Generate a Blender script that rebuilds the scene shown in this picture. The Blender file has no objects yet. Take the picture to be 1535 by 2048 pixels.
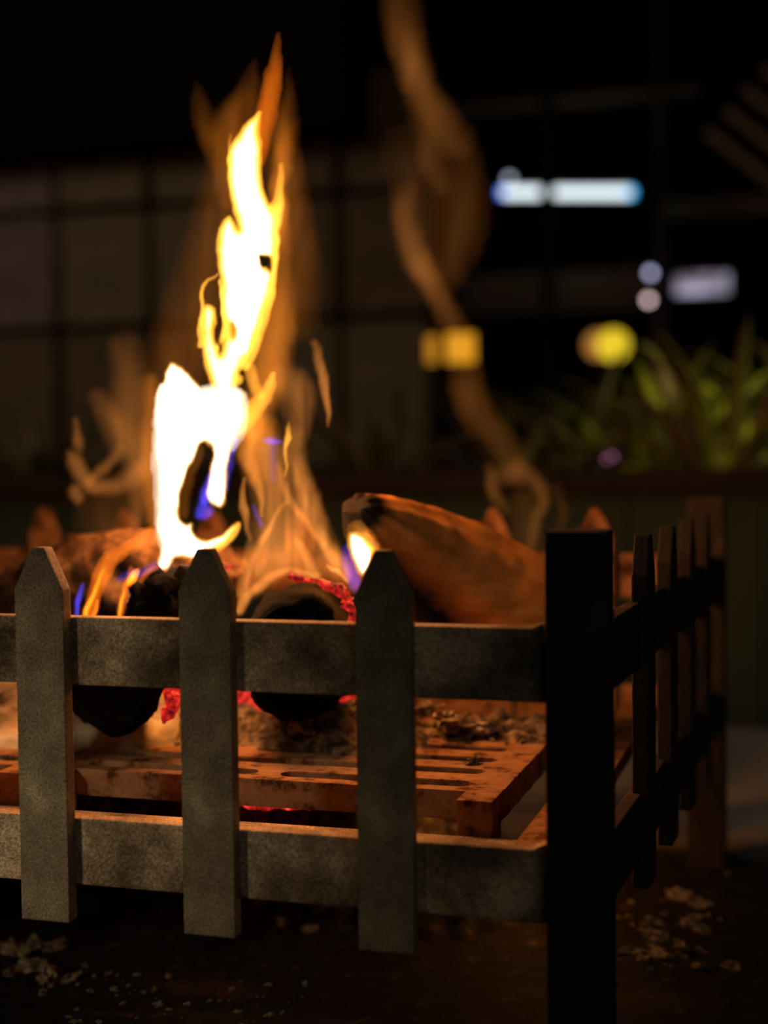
import bpy, bmesh, random
import numpy as np
from math import sin, cos, tan, atan, radians, pi, sqrt
from mathutils import Vector, Matrix, noise as mnoise

sc = bpy.context.scene
COL = sc.collection
random.seed(7)
RNG = np.random.default_rng(7)

# ------------------------------------------------------------------ camera
F, CX, CY, H = 2900.0, 767.5, 1024.0, 0.374
PITCH, ROLL = atan((1024 - 905) / F), 0.012
cf = np.array([0, cos(PITCH), -sin(PITCH)])
r0 = np.array([1.0, 0, 0]); u0 = np.array([0, sin(PITCH), cos(PITCH)])
cr = r0 * cos(ROLL) - u0 * sin(ROLL)
cu = u0 * cos(ROLL) + r0 * sin(ROLL)
CAM = np.array([0, 0, H])
cam_d = bpy.data.cameras.new('camera')
cam = bpy.data.objects.new('camera', cam_d); COL.objects.link(cam)
M = Matrix(((cr[0], cu[0], -cf[0], 0), (cr[1], cu[1], -cf[1], 0), (cr[2], cu[2], -cf[2], H), (0, 0, 0, 1)))
cam.matrix_world = M
cam_d.sensor_fit = 'VERTICAL'; cam_d.sensor_height = 36.0; cam_d.sensor_width = 27.0
cam_d.lens = F / 2048 * 36.0
cam_d.clip_start = 0.02; cam_d.clip_end = 60
cam_d.dof.use_dof = True
cam_d.dof.focus_distance = 0.90
cam_d.dof.aperture_fstop = 3.0
sc.camera = cam

# ------------------------------------------------------------------ world, exposure, render look
w = bpy.data.worlds.new('night'); sc.world = w; w.use_nodes = True
w.node_tree.nodes['Background'].inputs[0].default_value = (0.35, 0.33, 0.40, 1)
w.node_tree.nodes['Background'].inputs[1].default_value = 0.0006
sc.view_settings.view_transform = 'Standard'; sc.view_settings.look = 'None'
sc.view_settings.gamma = 1.0; sc.view_settings.exposure = 0.0
sc.view_settings.use_curve_mapping = False
cy = sc.cycles
cy.use_denoising = True
cy.max_bounces = 6; cy.diffuse_bounces = 3; cy.glossy_bounces = 2; cy.volume_bounces = 0
cy.transparent_max_bounces = 96
cy.sample_clamp_indirect = 1.5

# ------------------------------------------------------------------ pixel <-> place
A = radians(17)                                  # the basket and the patio are turned 17 degrees
C0 = np.array([0.0985, 0.75])                    # front right corner of the basket on the hearth
def ray(x, y): return cf + cr * (x - CX) / F - cu * (y - CY) / F
def at(x, y, Y):
    d = ray(x, y); return CAM + d * (Y / d[1])
def on_floor(x, y, h=0.0):
    d = ray(x, y); return CAM + d * ((h - H) / d[2])
def plane(x, y, D):                              # vertical plane crossing x=0 at y=D, turned like the patio
    n = np.array([-sin(A), -cos(A), 0]); d = ray(x, y)
    return CAM + d * (((np.array([0, D, 0]) - CAM) @ n) / (d @ n))
def W(c, d, h):                                  # basket coordinates: c leftwards along the front, d into the basket
    return np.array([C0[0] - c * cos(A) + d * sin(A), C0[1] + c * sin(A) + d * cos(A), h])

# ------------------------------------------------------------------ unseen lights added around the patio
def lamp(name, kind, loc, energy, color, target=None, size=0.1, spot=None, blend=0.5):
    l = bpy.data.lights.new(name, kind); l.energy = energy; l.color = color
    if kind == 'AREA': l.size = size
    else: l.shadow_soft_size = size
    if kind == 'SPOT': l.spot_size = spot; l.spot_blend = blend
    o = bpy.data.objects.new(name, l); COL.objects.link(o); o.location = loc
    if target is not None:
        o.rotation_euler = (Vector(target) - Vector(loc)).to_track_quat('-Z', 'Y').to_euler()
    return o
lamp('patio_fill_light', 'AREA', (0.6, -1.2, 2.6), 4.5, (1.0, 0.93, 0.78), (0.3, 1.2, 0.0), 1.2)  # added soft overhead fill for the ambient light
lamp('side_spot_light', 'SPOT', (-1.3, -0.45, 0.75), 37.0, (1.0, 0.78, 0.50), (-0.255, 0.855, 0.15), 0.12, radians(15), 1.0)  # unseen spot added front left, cone shaped for falloff across the pickets
lamp('wall_wash_light', 'AREA', (-2.6, 2.2, 1.7), 6.5, (1.0, 0.78, 0.58), (-0.9, 4.6, 0.9), 0.5)  # added off-frame wash, brightens the block wall from the left
lamp('plant_spot_light', 'SPOT', (1.1, 1.5, 1.5), 60.0, (1.0, 0.86, 0.34), (0.68, 2.45, 0.42), 0.06, radians(30), 1.0)  # unseen spot added to brighten the leaves at the right

# ------------------------------------------------------------------ helpers
def link(o): COL.objects.link(o); return o
def tag(o, label=None, cat=None, group=None, kind=None):
    if label: o['label'] = label
    if cat: o['category'] = cat
    if group: o['group'] = group
    if kind: o['kind'] = kind
    return o
def empty(name, loc=(0, 0, 0), rz=0.0):
    o = bpy.data.objects.new(name, None); o.location = loc; o.rotation_euler = (0, 0, rz)
    o.empty_display_size = 0.02
    return link(o)
def obj(name, me, mat=None, parent=None, loc=(0, 0, 0), rot=(0, 0, 0), scl=(1, 1, 1)):
    o = bpy.data.objects.new(name, me)
    if mat is not None and not me.materials: me.materials.append(mat)
    o.location = loc; o.rotation_euler = rot; o.scale = scl
    link(o)
    if parent is not None: o.parent = parent
    return o
def mesh_from(name, verts, faces, smooth=False):
    me = bpy.data.meshes.new(name); me.from_pydata([tuple(map(float, v)) for v in verts], [], faces)
    if smooth:
        for p in me.polygons: p.use_smooth = True
    me.update(); return me
def finish(bm, name, smooth=False):
    bmesh.ops.recalc_face_normals(bm, faces=bm.faces)
    me = bpy.data.meshes.new(name); bm.to_mesh(me); bm.free()
    if smooth:
        for p in me.polygons: p.use_smooth = True
    return me
def box_into(bm, x0, x1, y0, y1, z0, z1, bev=0.0):
    r = bmesh.ops.create_cube(bm, size=1.0)
    for v in r['verts']:
        v.co = Vector(((x0 + x1) / 2 + v.co.x * (x1 - x0), (y0 + y1) / 2 + v.co.y * (y1 - y0), (z0 + z1) / 2 + v.co.z * (z1 - z0)))
    if bev:
        es = list({e for v in r['verts'] for e in v.link_edges})
        bmesh.ops.bevel(bm, geom=es, offset=bev, segments=2, affect='EDGES', profile=0.6)
def box_mesh(name, x0, x1, y0, y1, z0, z1, bev=0.0):
    bm = bmesh.new(); box_into(bm, x0, x1, y0, y1, z0, z1, bev); return finish(bm, name)
def prism(pts, y0, y1, bev=0.0, name='prism'):       # outline in x,z extruded along y
    bm = bmesh.new()
    a = [bm.verts.new((x, y0, z)) for x, z in pts]; b = [bm.verts.new((x, y1, z)) for x, z in pts]
    bm.faces.new(a); bm.faces.new(b[::-1])
    n = len(pts)
    for i in range(n): bm.faces.new((a[i], b[i], b[(i + 1) % n], a[(i + 1) % n]))
    if bev: bmesh.ops.bevel(bm, geom=list(bm.edges), offset=bev, segments=2, affect='EDGES', profile=0.6)
    return finish(bm, name)
def bar_between(name, p, q, half, mat, parent=None, bev=0.0):      # square bar between two places
    p = Vector(p); q = Vector(q); L = (q - p).length
    me = box_mesh(name, -half[0], half[0], -half[1], half[1], 0, L, bev)
    o = obj(name, me, mat, parent, loc=p); o.rotation_euler = (q - p).to_track_quat('Z', 'Y').to_euler()
    return o

# ------------------------------------------------------------------ materials
def new_mat(name):
    m = bpy.data.materials.new(name); m.use_nodes = True; nt = m.node_tree
    return m, nt, nt.nodes['Principled BSDF'], nt.nodes['Material Output']
def noise_node(nt, scale, detail=6, rough=0.6, coord='Object', vec_scale=None, dist=0.0):
    tc = nt.nodes.new('ShaderNodeTexCoord'); n = nt.nodes.new('ShaderNodeTexNoise')
    n.inputs['Scale'].default_value = scale; n.inputs['Detail'].default_value = detail
    n.inputs['Roughness'].default_value = rough; n.inputs['Distortion'].default_value = dist
    if vec_scale:
        mp = nt.nodes.new('ShaderNodeMapping'); mp.inputs['Scale'].default_value = vec_scale
        nt.links.new(tc.outputs[coord], mp.inputs[0]); nt.links.new(mp.outputs[0], n.inputs['Vector'])
    else: nt.links.new(tc.outputs[coord], n.inputs['Vector'])
    return n
def ramp(nt, src, stops):
    r = nt.nodes.new('ShaderNodeValToRGB'); e = r.color_ramp.elements
    while len(e) < len(stops): e.new(0.5)
    for k, (p, c) in enumerate(stops): e[k].position = p; e[k].color = (*c, 1)
    nt.links.new(src, r.inputs[0]); return r
def surf(name, scale, stops, rough=0.8, bump=0.3, bscale=None, metal=0.0, vec=None, detail=7, bdist=0.002, spec=0.3, coord='Object', speck=0):
    m, nt, b, out = new_mat(name)
    n = noise_node(nt, scale, detail, vec_scale=vec, coord=coord)
    r = ramp(nt, n.outputs[0], stops); last = r.outputs[0]
    if speck:
        ns = noise_node(nt, speck, 2, 0.9); rs = ramp(nt, ns.outputs[0], [(0.32, (0.35, 0.33, 0.30)), (0.5, (1, 1, 1)), (0.68, (1.9, 1.8, 1.6))])
        mm = nt.nodes.new('ShaderNodeMixRGB'); mm.blend_type = 'MULTIPLY'; mm.inputs[0].default_value = 1.0
        nt.links.new(last, mm.inputs[1]); nt.links.new(rs.outputs[0], mm.inputs[2]); last = mm.outputs[0]
    nt.links.new(last, b.inputs['Base Color'])
    b.inputs['Roughness'].default_value = rough; b.inputs['Metallic'].default_value = metal
    b.inputs['Specular IOR Level'].default_value = spec
    if bump:
        n2 = noise_node(nt, bscale or scale * 4, 8, vec_scale=vec, coord=coord)
        bp = nt.nodes.new('ShaderNodeBump'); bp.inputs['Strength'].default_value = bump; bp.inputs['Distance'].default_value = bdist
        nt.links.new(n2.outputs[0], bp.inputs['Height']); nt.links.new(bp.outputs[0], b.inputs['Normal'])
    return m
M_IRON = surf('cast_iron', 20, [(0.30, (0.07, 0.052, 0.032)), (0.46, (0.19, 0.15, 0.10)), (0.56, (0.27, 0.22, 0.14)), (0.68, (0.50, 0.41, 0.25))], 0.75, 0.5, 260, speck=700, bdist=0.0012, coord='Object')
M_IRON_B = surf('shaded_iron', 30, [(0.35, (0.016, 0.013, 0.011)), (0.6, (0.028, 0.023, 0.019)), (0.80, (0.09, 0.08, 0.065))], 0.7, 0.5, 260, speck=700, bdist=0.0012)  # posts and sides: weaker light put into a darker iron colour
M_IRON_M = surf('stained_iron_rail', 16, [(0.34, (0.06, 0.042, 0.025)), (0.48, (0.26, 0.19, 0.12)), (0.64, (0.60, 0.46, 0.30))], 0.78, 0.5, 240, speck=700, bdist=0.0012)
M_GRATE = surf('scaled_grate_iron', 75, [(0.36, (0.06, 0.03, 0.015)), (0.46, (0.24, 0.125, 0.06)), (0.75, (0.36, 0.21, 0.11))], 0.9, 0.8, 140, bdist=0.0015, spec=0.1)
M_ASH = surf('wood_ash', 90, [(0.38, (0.02, 0.015, 0.01)), (0.5, (0.10, 0.075, 0.045)), (0.68, (0.36, 0.28, 0.18))], 0.95, 1.0, 420, bdist=0.002)
M_ASHF = surf('pale_ash_flake', 3.2, [(0.36, (0.04, 0.03, 0.02)), (0.52, (0.30, 0.25, 0.17)), (0.70, (0.60, 0.53, 0.40))], 0.95, 1.0, 12, coord='Generated')
M_SOOT = surf('sooty_debris', 80, [(0.40, (0.005, 0.004, 0.003)), (0.58, (0.015, 0.011, 0.008)), (0.74, (0.14, 0.10, 0.06))], 0.95, 1.0, 300)
M_CHAR = surf('charcoal', 70, [(0.3, (0.0015, 0.0014, 0.0013)), (0.6, (0.004, 0.0035, 0.003)), (0.8, (0.012, 0.01, 0.008))], 0.95, 0.8, 200, spec=0.08)
M_BARK = surf('scorched_wood_with_ash', 34, [(0.38, (0.008, 0.005, 0.003)), (0.5, (0.07, 0.035, 0.014)), (0.68, (0.26, 0.15, 0.065))], 0.95, 1.0, 160, bdist=0.003)
def make_floor_mat():
    m, nt, b, out = new_mat('hearth_stone')
    n = noise_node(nt, 9, 8); r = ramp(nt, n.outputs[0], [(0.3, (0.34, 0.32, 0.28)), (0.7, (0.50, 0.47, 0.42))])
    tc = nt.nodes.new('ShaderNodeTexCoord')
    mp = nt.nodes.new('ShaderNodeMapping'); mp.inputs['Rotation'].default_value = (0, 0, A)
    nt.links.new(tc.outputs['Object'], mp.inputs[0])
    sp = nt.nodes.new('ShaderNodeSeparateXYZ'); nt.links.new(mp.outputs[0], sp.inputs[0])
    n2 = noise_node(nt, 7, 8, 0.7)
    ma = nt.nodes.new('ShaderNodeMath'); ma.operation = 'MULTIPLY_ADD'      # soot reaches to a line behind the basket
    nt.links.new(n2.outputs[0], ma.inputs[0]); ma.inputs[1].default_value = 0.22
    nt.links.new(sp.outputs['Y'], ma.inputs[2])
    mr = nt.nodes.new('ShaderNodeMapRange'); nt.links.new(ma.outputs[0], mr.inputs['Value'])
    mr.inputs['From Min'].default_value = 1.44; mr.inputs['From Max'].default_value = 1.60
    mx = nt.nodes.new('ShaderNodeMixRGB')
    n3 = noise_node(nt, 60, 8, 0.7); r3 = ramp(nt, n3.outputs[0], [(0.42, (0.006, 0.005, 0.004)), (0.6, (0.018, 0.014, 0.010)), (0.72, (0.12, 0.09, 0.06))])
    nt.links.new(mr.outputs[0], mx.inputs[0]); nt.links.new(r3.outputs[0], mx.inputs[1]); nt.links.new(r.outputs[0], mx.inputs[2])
    nt.links.new(mx.outputs[0], b.inputs['Base Color']); b.inputs['Roughness'].default_value = 0.9
    b.inputs['Specular IOR Level'].default_value = 0.15
    bp = nt.nodes.new('ShaderNodeBump'); bp.inputs['Strength'].default_value = 0.6; bp.inputs['Distance'].default_value = 0.003
    nb = noise_node(nt, 160, 8); nt.links.new(nb.outputs[0], bp.inputs['Height']); nt.links.new(bp.outputs[0], b.inputs['Normal'])
    return m
M_FLOOR = make_floor_mat()
M_PANEL = surf('green_grey_render', 3.0, [(0.3, (0.045, 0.075, 0.055)), (0.7, (0.065, 0.10, 0.075))], 0.9, 0.2, 60)
M_COPING = surf('dark_coping_stone', 5, [(0.3, (0.03, 0.024, 0.018)), (0.7, (0.06, 0.045, 0.032))], 0.9, 0.3)
M_MORTAR = surf('dark_mortar', 8, [(0.3, (0.02, 0.015, 0.01)), (0.7, (0.04, 0.03, 0.02))], 1.0, 0.2)
M_BLOCKS = [surf('block_stone_' + n_, 4, [(0.3, a_), (0.7, b_)], 0.9, 0.4, 40, coord='Generated') for n_, a_, b_ in
            (('mauve', (0.20, 0.14, 0.13), (0.32, 0.23, 0.22)), ('olive', (0.17, 0.13, 0.07), (0.30, 0.24, 0.14)), ('brown', (0.13, 0.09, 0.05), (0.24, 0.17, 0.10)))]
M_DARKWOOD = surf('dark_timber', 6, [(0.3, (0.02, 0.012, 0.008)), (0.7, (0.05, 0.032, 0.02))], 0.8, 0.2)
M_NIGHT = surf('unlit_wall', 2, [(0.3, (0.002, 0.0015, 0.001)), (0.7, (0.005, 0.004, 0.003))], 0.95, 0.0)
M_TIMBER = surf('brown_timber', 4, [(0.3, (0.20, 0.14, 0.09)), (0.7, (0.32, 0.23, 0.14))], 0.8, 0.2, vec=(1, 1, 6))
M_SOIL = surf('planter_soil', 30, [(0.3, (0.03, 0.02, 0.012)), (0.7, (0.08, 0.055, 0.03))], 1.0, 0.8)
M_LEAF = [surf('leaf_' + n_, 9, [(0.3, a_), (0.7, b_)], 0.35, 0.1, spec=0.5) for n_, a_, b_ in
          (('bright', (0.19, 0.22, 0.015), (0.36, 0.38, 0.04)), ('olive', (0.10, 0.11, 0.02), (0.20, 0.19, 0.05)), ('dry', (0.22, 0.15, 0.07), (0.32, 0.24, 0.13)))]
def emit(name, col, s):
    m, nt, b, out = new_mat(name); nt.nodes.remove(b)
    e = nt.nodes.new('ShaderNodeEmission'); e.inputs[0].default_value = (*col, 1); e.inputs[1].default_value = s
    nt.links.new(e.outputs[0], out.inputs[0]); return m
def flame_mat(name, col, e_per_m):               # hot gas: it gives off light along its depth, nothing else
    m, nt, b, out = new_mat(name); nt.nodes.remove(b)
    e = nt.nodes.new('ShaderNodeEmission'); e.inputs[0].default_value = (*col, 1); e.inputs[1].default_value = e_per_m
    nt.links.new(e.outputs[0], out.inputs['Volume']); return m
def ember_mat():
    m, nt, b, out = new_mat('glowing_ember')
    n = noise_node(nt, 150, 5, 0.75)
    r = ramp(nt, n.outputs[0], [(0.38, (0.02, 0.001, 0.001)), (0.52, (0.35, 0.008, 0.006)), (0.64, (1.0, 0.05, 0.02)), (0.74, (1.0, 0.5, 0.25))])
    b.inputs['Base Color'].default_value = (0.02, 0.01, 0.01, 1); b.inputs['Roughness'].default_value = 0.9
    nt.links.new(r.outputs[0], b.inputs['Emission Color']); b.inputs['Emission Strength'].default_value = 1.5
    bp = nt.nodes.new('ShaderNodeBump'); bp.inputs['Distance'].default_value = 0.002
    nt.links.new(n.outputs[0], bp.inputs['Height']); nt.links.new(bp.outputs[0], b.inputs['Normal'])
    return m
M_EMBER = ember_mat()
def split_wood_mat():
    m, nt, b, out = new_mat('split_wood_scorched')
    # long grain along the log (local x), charred towards its left lower flank
    n = noise_node(nt, 30, 8, 0.6, vec_scale=(0.35, 3.5, 3.5))
    r = ramp(nt, n.outputs[0], [(0.3, (0.50, 0.19, 0.035)), (0.5, (0.70, 0.29, 0.06)), (0.72, (0.80, 0.38, 0.10))])
    at_ = nt.nodes.new('ShaderNodeAttribute'); at_.attribute_name = 'char'
    n2 = noise_node(nt, 45, 8, 0.7)
    ad = nt.nodes.new('ShaderNodeMath'); ad.operation = 'MULTIPLY_ADD'; nt.links.new(n2.outputs[0], ad.inputs[0]); ad.inputs[1].default_value = 0.35
    nt.links.new(at_.outputs['Fac'], ad.inputs[2])
    mr = nt.nodes.new('ShaderNodeMapRange'); nt.links.new(ad.outputs[0], mr.inputs['Value'])
    mr.inputs['From Min'].default_value = 0.45; mr.inputs['From Max'].default_value = 0.85
    mx = nt.nodes.new('ShaderNodeMixRGB'); nt.links.new(mr.outputs[0], mx.inputs[0]); nt.links.new(r.outputs[0], mx.inputs[1])
    mx.inputs[2].default_value = (0.006, 0.004, 0.003, 1)
    nt.links.new(mx.outputs[0], b.inputs['Base Color']); b.inputs['Roughness'].default_value = 0.85; b.inputs['Specular IOR Level'].default_value = 0.2
    bp = nt.nodes.new('ShaderNodeBump'); bp.inputs['Strength'].default_value = 0.7; bp.inputs['Distance'].default_value = 0.002
    nt.links.new(n.outputs[0], bp.inputs['Height']); nt.links.new(bp.outputs[0], b.inputs['Normal'])
    return m
M_SPLIT = split_wood_mat()

# ------------------------------------------------------------------ setting: hearth, low wall, block wall, dark building
p = fl = on_floor(1455, 1455)
fm = mesh_from('floor', [(-4, -1.5, 0), (4, -1.5, 0), (4, 7, 0), (-4, 7, 0), (-4, -1.5, -.1), (4, -1.5, -.1), (4, 7, -.1), (-4, 7, -.1)],
               [(0, 1, 2, 3), (7, 6, 5, 4), (0, 4, 5, 1), (1, 5, 6, 2), (2, 6, 7, 3), (3, 7, 4, 0)])
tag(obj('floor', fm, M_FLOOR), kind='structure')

DW = fl[1] + fl[0] * tan(A)                       # distance of the low wall straight ahead
def frame_obj(D):                                 # origin on the turned plane; local x runs right along it, y away
    return (0, D, 0), -A
loc, rz = frame_obj(DW)
wall = obj('wall_back', box_mesh('wall_back', -2.2, 2.0, 0.012, 0.12, 0, 0.315), M_MORTAR, loc=loc, rot=(0, 0, rz)); tag(wall, kind='structure')
pm = box_mesh('panel', 0, 0.0865, 0, 0.014, 0.0, 0.313, 0.0022)
x = -1.6; k = 0
while x < 1.5:
    o = obj('panel', pm, M_PANEL, wall, loc=(x, 0.0015 * sin(k * 2.3), 0)); x += 0.0885; k += 1
tag(obj('trim_1', box_mesh('trim_1', -2.2, 2.0, -0.02, 0.15, 0.315, 0.345, 0.004), M_COPING, loc=loc, rot=(0, 0, rz)), kind='structure')
soil = obj('planter_soil', box_mesh('planter_soil', -2.2, 2.0, 0.15, 1.3, 0.0, 0.27), M_SOIL, loc=loc, rot=(0, 0, rz)); tag(soil, kind='structure'); soil.name = 'trim_2'

# block wall on the left, stack bonded
DB = 4.3
def local_x(px, py, D): q = plane(px, py, D); return q[0] * cos(A) - (q[1] - D) * sin(A)
def hz(px, py, D): return plane(px, py, D)[2]
bx = [local_x(v, 600, DB) for v in (-450, -262, -75, 115, 300, 490, 680, 862)]
hs = [0.0, hz(400, 945, DB), hz(400, 648, DB), hz(400, 405, DB), hz(400, 160, DB)]
bw = obj('wall_left', box_mesh('wall_left', bx[0], bx[-1], 0.05, 0.3, 0, hs[-1]), M_MORTAR, loc=(0, DB, 0), rot=(0, 0, -A)); tag(bw, kind='structure')
for i in range(7):
    for j in range(4):
        g = 0.014
        me = box_mesh('block', bx[i] + g, bx[i + 1] - g, 0.006 * sin(i * 3 + j * 5), 0.06, hs[j] + (g if j else 0), hs[j + 1] - g, 0.008)
        obj('block', me, M_BLOCKS[(0 if i < 3 else 1 if i < 5 else 2) if j != 1 else (1 if i > 4 else 2)], bw)

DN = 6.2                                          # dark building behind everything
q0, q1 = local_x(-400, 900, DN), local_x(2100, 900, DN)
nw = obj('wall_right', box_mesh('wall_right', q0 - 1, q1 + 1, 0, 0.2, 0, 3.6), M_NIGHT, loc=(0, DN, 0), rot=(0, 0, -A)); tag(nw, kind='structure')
# lintel above the block wall
DL = 4.1
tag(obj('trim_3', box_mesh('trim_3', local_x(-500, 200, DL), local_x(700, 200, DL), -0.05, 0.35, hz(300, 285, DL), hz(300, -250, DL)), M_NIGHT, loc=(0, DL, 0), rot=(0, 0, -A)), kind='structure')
def bg_box(name, x0, x1, y0, y1, D, mat, thick=0.05, label=None, cat=None, group=None, kind=None, parent=None, bev=0.004):
    a = local_x(x0, (y0 + y1) / 2, D); b = local_x(x1, (y0 + y1) / 2, D)
    t = hz((x0 + x1) / 2, y0, D); u = hz((x0 + x1) / 2, y1, D)
    o = obj(name, box_mesh(name, a, b, 0, min(thick, 0.06), u, t, bev), mat, loc=(0, D, 0), rot=(0, 0, -A))
    if label or kind: tag(o, label, cat, group, kind)
    return o
bg_box('beam', 850, 1330, 545, 625, 5.6, M_TIMBER, 0.6, 'broad brown timber beam level with the grey lit window', 'beam')
bg_box('beam', 1330, 1700, 392, 425, 5.6, M_TIMBER, 0.6, 'narrow olive timber beam right of the blue white tube lamp', 'beam')
bg_box('beam', 860, 1400, 190, 206, 5.6, M_TIMBER, 0.6, 'thin timber beam near the top, above the tube lamp', 'beam')
bg_box('post', 1080, 1102, -200, 900, 4.9, M_DARKWOOD, 0.05, 'slim dark post crossing in front of the tube lamp', 'post')
bg_box('post', 1306, 1330, -200, 900, 4.9, M_DARKWOOD, 0.05, 'dark post just left of the grey lit window', 'post')

# lamps and lit things in the distance
def cyl_mesh(name, r, L, seg=20):
    bm = bmesh.new(); bmesh.ops.create_cone(bm, cap_ends=True, segments=seg, radius1=r, radius2=r, depth=L); return finish(bm, name, False)
def sphere_mesh(name, r): 
    bm = bmesh.new(); bmesh.ops.create_uvsphere(bm, u_segments=20, v_segments=12, radius=r); return finish(bm, name, True)
M_TUBE = emit('tube_light', (0.72, 0.82, 0.88), 1.9); M_BLUE = emit('blue_end', (0.05, 0.16, 0.75), 3.0); M_CYAN = emit('cyan_end', (0.03, 0.35, 0.7), 3.2)
ZT = 5.5
def strip(x0, x1, y, r_px, D, mat, name, parent):
    a = Vector(plane(x0, y, D)); b = Vector(plane(x1, y, D)); r = r_px / F * a.y
    me = cyl_mesh(name, r, (b - a).length)
    o = obj(name, me, mat, None, loc=(a + b) / 2); o.rotation_euler = (b - a).to_track_quat('Z', 'Y').to_euler()
    if parent: 
        o.parent = parent; o.location = (a + b) / 2 - Vector(parent.location)
    return o
t = empty('tube_lamp', Vector(plane(1128, 383, ZT))); tag(t, 'long horizontal tube lamp glowing white with blue ends, in the dark', 'lamp')
strip(1008, 1258, 385, 9, ZT, M_TUBE, 'tube', t)
strip(1000, 1008, 385, 9, ZT, M_BLUE, 'end_cap', t); strip(1258, 1266, 385, 9, ZT, M_CYAN, 'end_cap', t)
strip(990, 1276, 372, 4, ZT + .05, M_DARKWOOD, 'housing', t)
def bulb(px, py, r_px, col, s, D, name, label, cat, group=None, stand='pole'):
    c = Vector(plane(px, py, D)); r = r_px / F * c.y
    t = empty(name, c); tag(t, label, cat, group)
    obj('bulb', sphere_mesh('bulb', r), emit(name + '_glow', col, s), t)
    if stand == 'pole':
        obj('pole', cyl_mesh('pole', 0.006, c.z - 0.5 * r, 8), M_DARKWOOD, t, loc=(0, r * 1.4, -(c.z + 0.5 * r) / 2))
    elif stand:
        bar = box_mesh('bracket', -0.004, stand, r * 0.9, 0.07, -0.004, 0.004); obj('bracket', bar, M_DARKWOOD, t)
    me = cyl_mesh('socket', r * 0.55, r * 1.1, 14); obj('socket', me, M_DARKWOOD, t, loc=(0, r * 1.1, 0), rot=(pi / 2, 0, 0))
    return t
bulb(1018, 358, 7, (0.6, 0.65, 0.8), 1.6, 5.45, 'bulb_lamp', 'faint pale bulb just above the left end of the tube lamp', 'lamp', stand=0.01)
bulb(1300, 546, 7, (0.55, 0.55, 0.85), 2.6, 4.86, 'bulb_lamp', 'small mauve bulb, upper of the pair beside the grey lit window', 'lamp', stand=0.05)
bulb(1296, 600, 7, (0.85, 0.62, 0.62), 3.2, 4.86, 'bulb_lamp', 'small pinkish bulb, lower of the pair beside the grey lit window', 'lamp', stand=0.05)
bulb(1226, 690, 32, (1.0, 0.72, 0.03), 0.85, 4.0, 'globe_lamp', 'round bright yellow globe lamp above the garden plants', 'lamp')
bulb(1196, 690, 28, (1.0, 0.42, 0.08), 0.45, 4.05, 'globe_lamp', 'dimmer orange globe lamp touching the yellow globe on its left', 'lamp')
bulb(1216, 914, 12, (0.75, 0.22, 0.50), 1.2, 3.2, 'marker_lamp', 'small pink marker lamp low among the plants', 'lamp')
bulb(1248, 918, 10, (0.6, 0.45, 0.22), 0.9, 3.2, 'marker_lamp', 'small tan marker lamp right of the pink marker lamp', 'lamp')
bulb(1128, 872, 11, (0.75, 0.5, 0.36), 0.45, 3.2, 'marker_lamp', 'faint pinkish white marker lamp left above the pink one', 'lamp')
def lantern(x0, x1, y0, y1, col, s, D, label):
    c = Vector(plane((x0 + x1) / 2, (y0 + y1) / 2, D)); k = c.y / F
    wv, hv = (x1 - x0) * k / 2, (y1 - y0) * k / 2
    t = empty('lantern', c - Vector((0, 0, hv))); tag(t, label, 'lantern')
    obj('lantern_glass', box_mesh('lantern_glass', -wv, wv, -wv, wv, 0.01, 2 * hv - 0.01, 0.004), emit('lantern_glow', col, s), t)
    obj('lantern_base', box_mesh('lantern_base', -wv * 1.1, wv * 1.1, -wv * 1.1, wv * 1.1, 0, 0.01), M_DARKWOOD, t)
    obj('lantern_cap', box_mesh('lantern_cap', -wv * 1.1, wv * 1.1, -wv * 1.1, wv * 1.1, 2 * hv - 0.01, 2 * hv), M_DARKWOOD, t)
lantern(852, 874, 664, 736, (0.9, 0.36, 0.02), 0.55, 3.4, 'narrow orange lantern, left one of the amber pair on a post')
lantern(893, 948, 660, 736, (1.0, 0.42, 0.02), 0.75, 3.4, 'wide orange lantern, right one of the amber pair on a post')
for xx in (863, 919):
    bg_box('lantern_post', xx - 4, xx + 4, 723, 1010, 3.4, M_DARKWOOD, 0.02, 'thin dark post carrying the %s orange lantern' % ('narrow' if xx < 900 else 'wide'), 'post')
# lit window with a darker patch
c = plane(1403, 568, 5.5); t = empty('window_1', c, -A); tag(t, kind='structure')
k = c[1] / F; wv, hv = 52 * k, 20 * k
def win_mat():
    m, nt, b, out = new_mat('lit_window'); nt.nodes.remove(b)
    n = noise_node(nt, 9, 2); r = ramp(nt, n.outputs[0], [(0.40, (0.10, 0.075, 0.085)), (0.62, (0.46, 0.43, 0.60))])
    e = nt.nodes.new('ShaderNodeEmission'); nt.links.new(r.outputs[0], e.inputs[0]); e.inputs[1].default_value = 1.15
    nt.links.new(e.outputs[0], out.inputs[0]); return m
obj('pane', box_mesh('pane', -wv, wv, 0.0, 0.01, -hv, hv), win_mat(), t)
for nm, bxs in (('window_frame', (-wv - .02, wv + .02, -.01, .02, hv, hv + .02)), ('window_frame', (-wv - .02, wv + .02, -.01, .02, -hv - .02, -hv)),
                ('window_frame', (-wv - .02, -wv, -.01, .02, -hv, hv)), ('window_frame', (wv, wv + .02, -.01, .02, -hv, hv))):
    obj(nm, box_mesh(nm, *bxs), M_DARKWOOD, t)
# slanting rafters, top right
for i in range(4):
    sx = 1412 + i * 38; sy = 262 - i * 42
    a = plane(sx, sy, 3.9); b = plane(sx + 190, sy + 150, 3.9)
    o = bar_between('rafter', a, b, (0.011, 0.011), M_TIMBER); tag(o, ['lowest', 'second lowest', 'third lowest', 'topmost'][i] + ' of the slanting pinkish timber slats, upper right', 'rafter')

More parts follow.
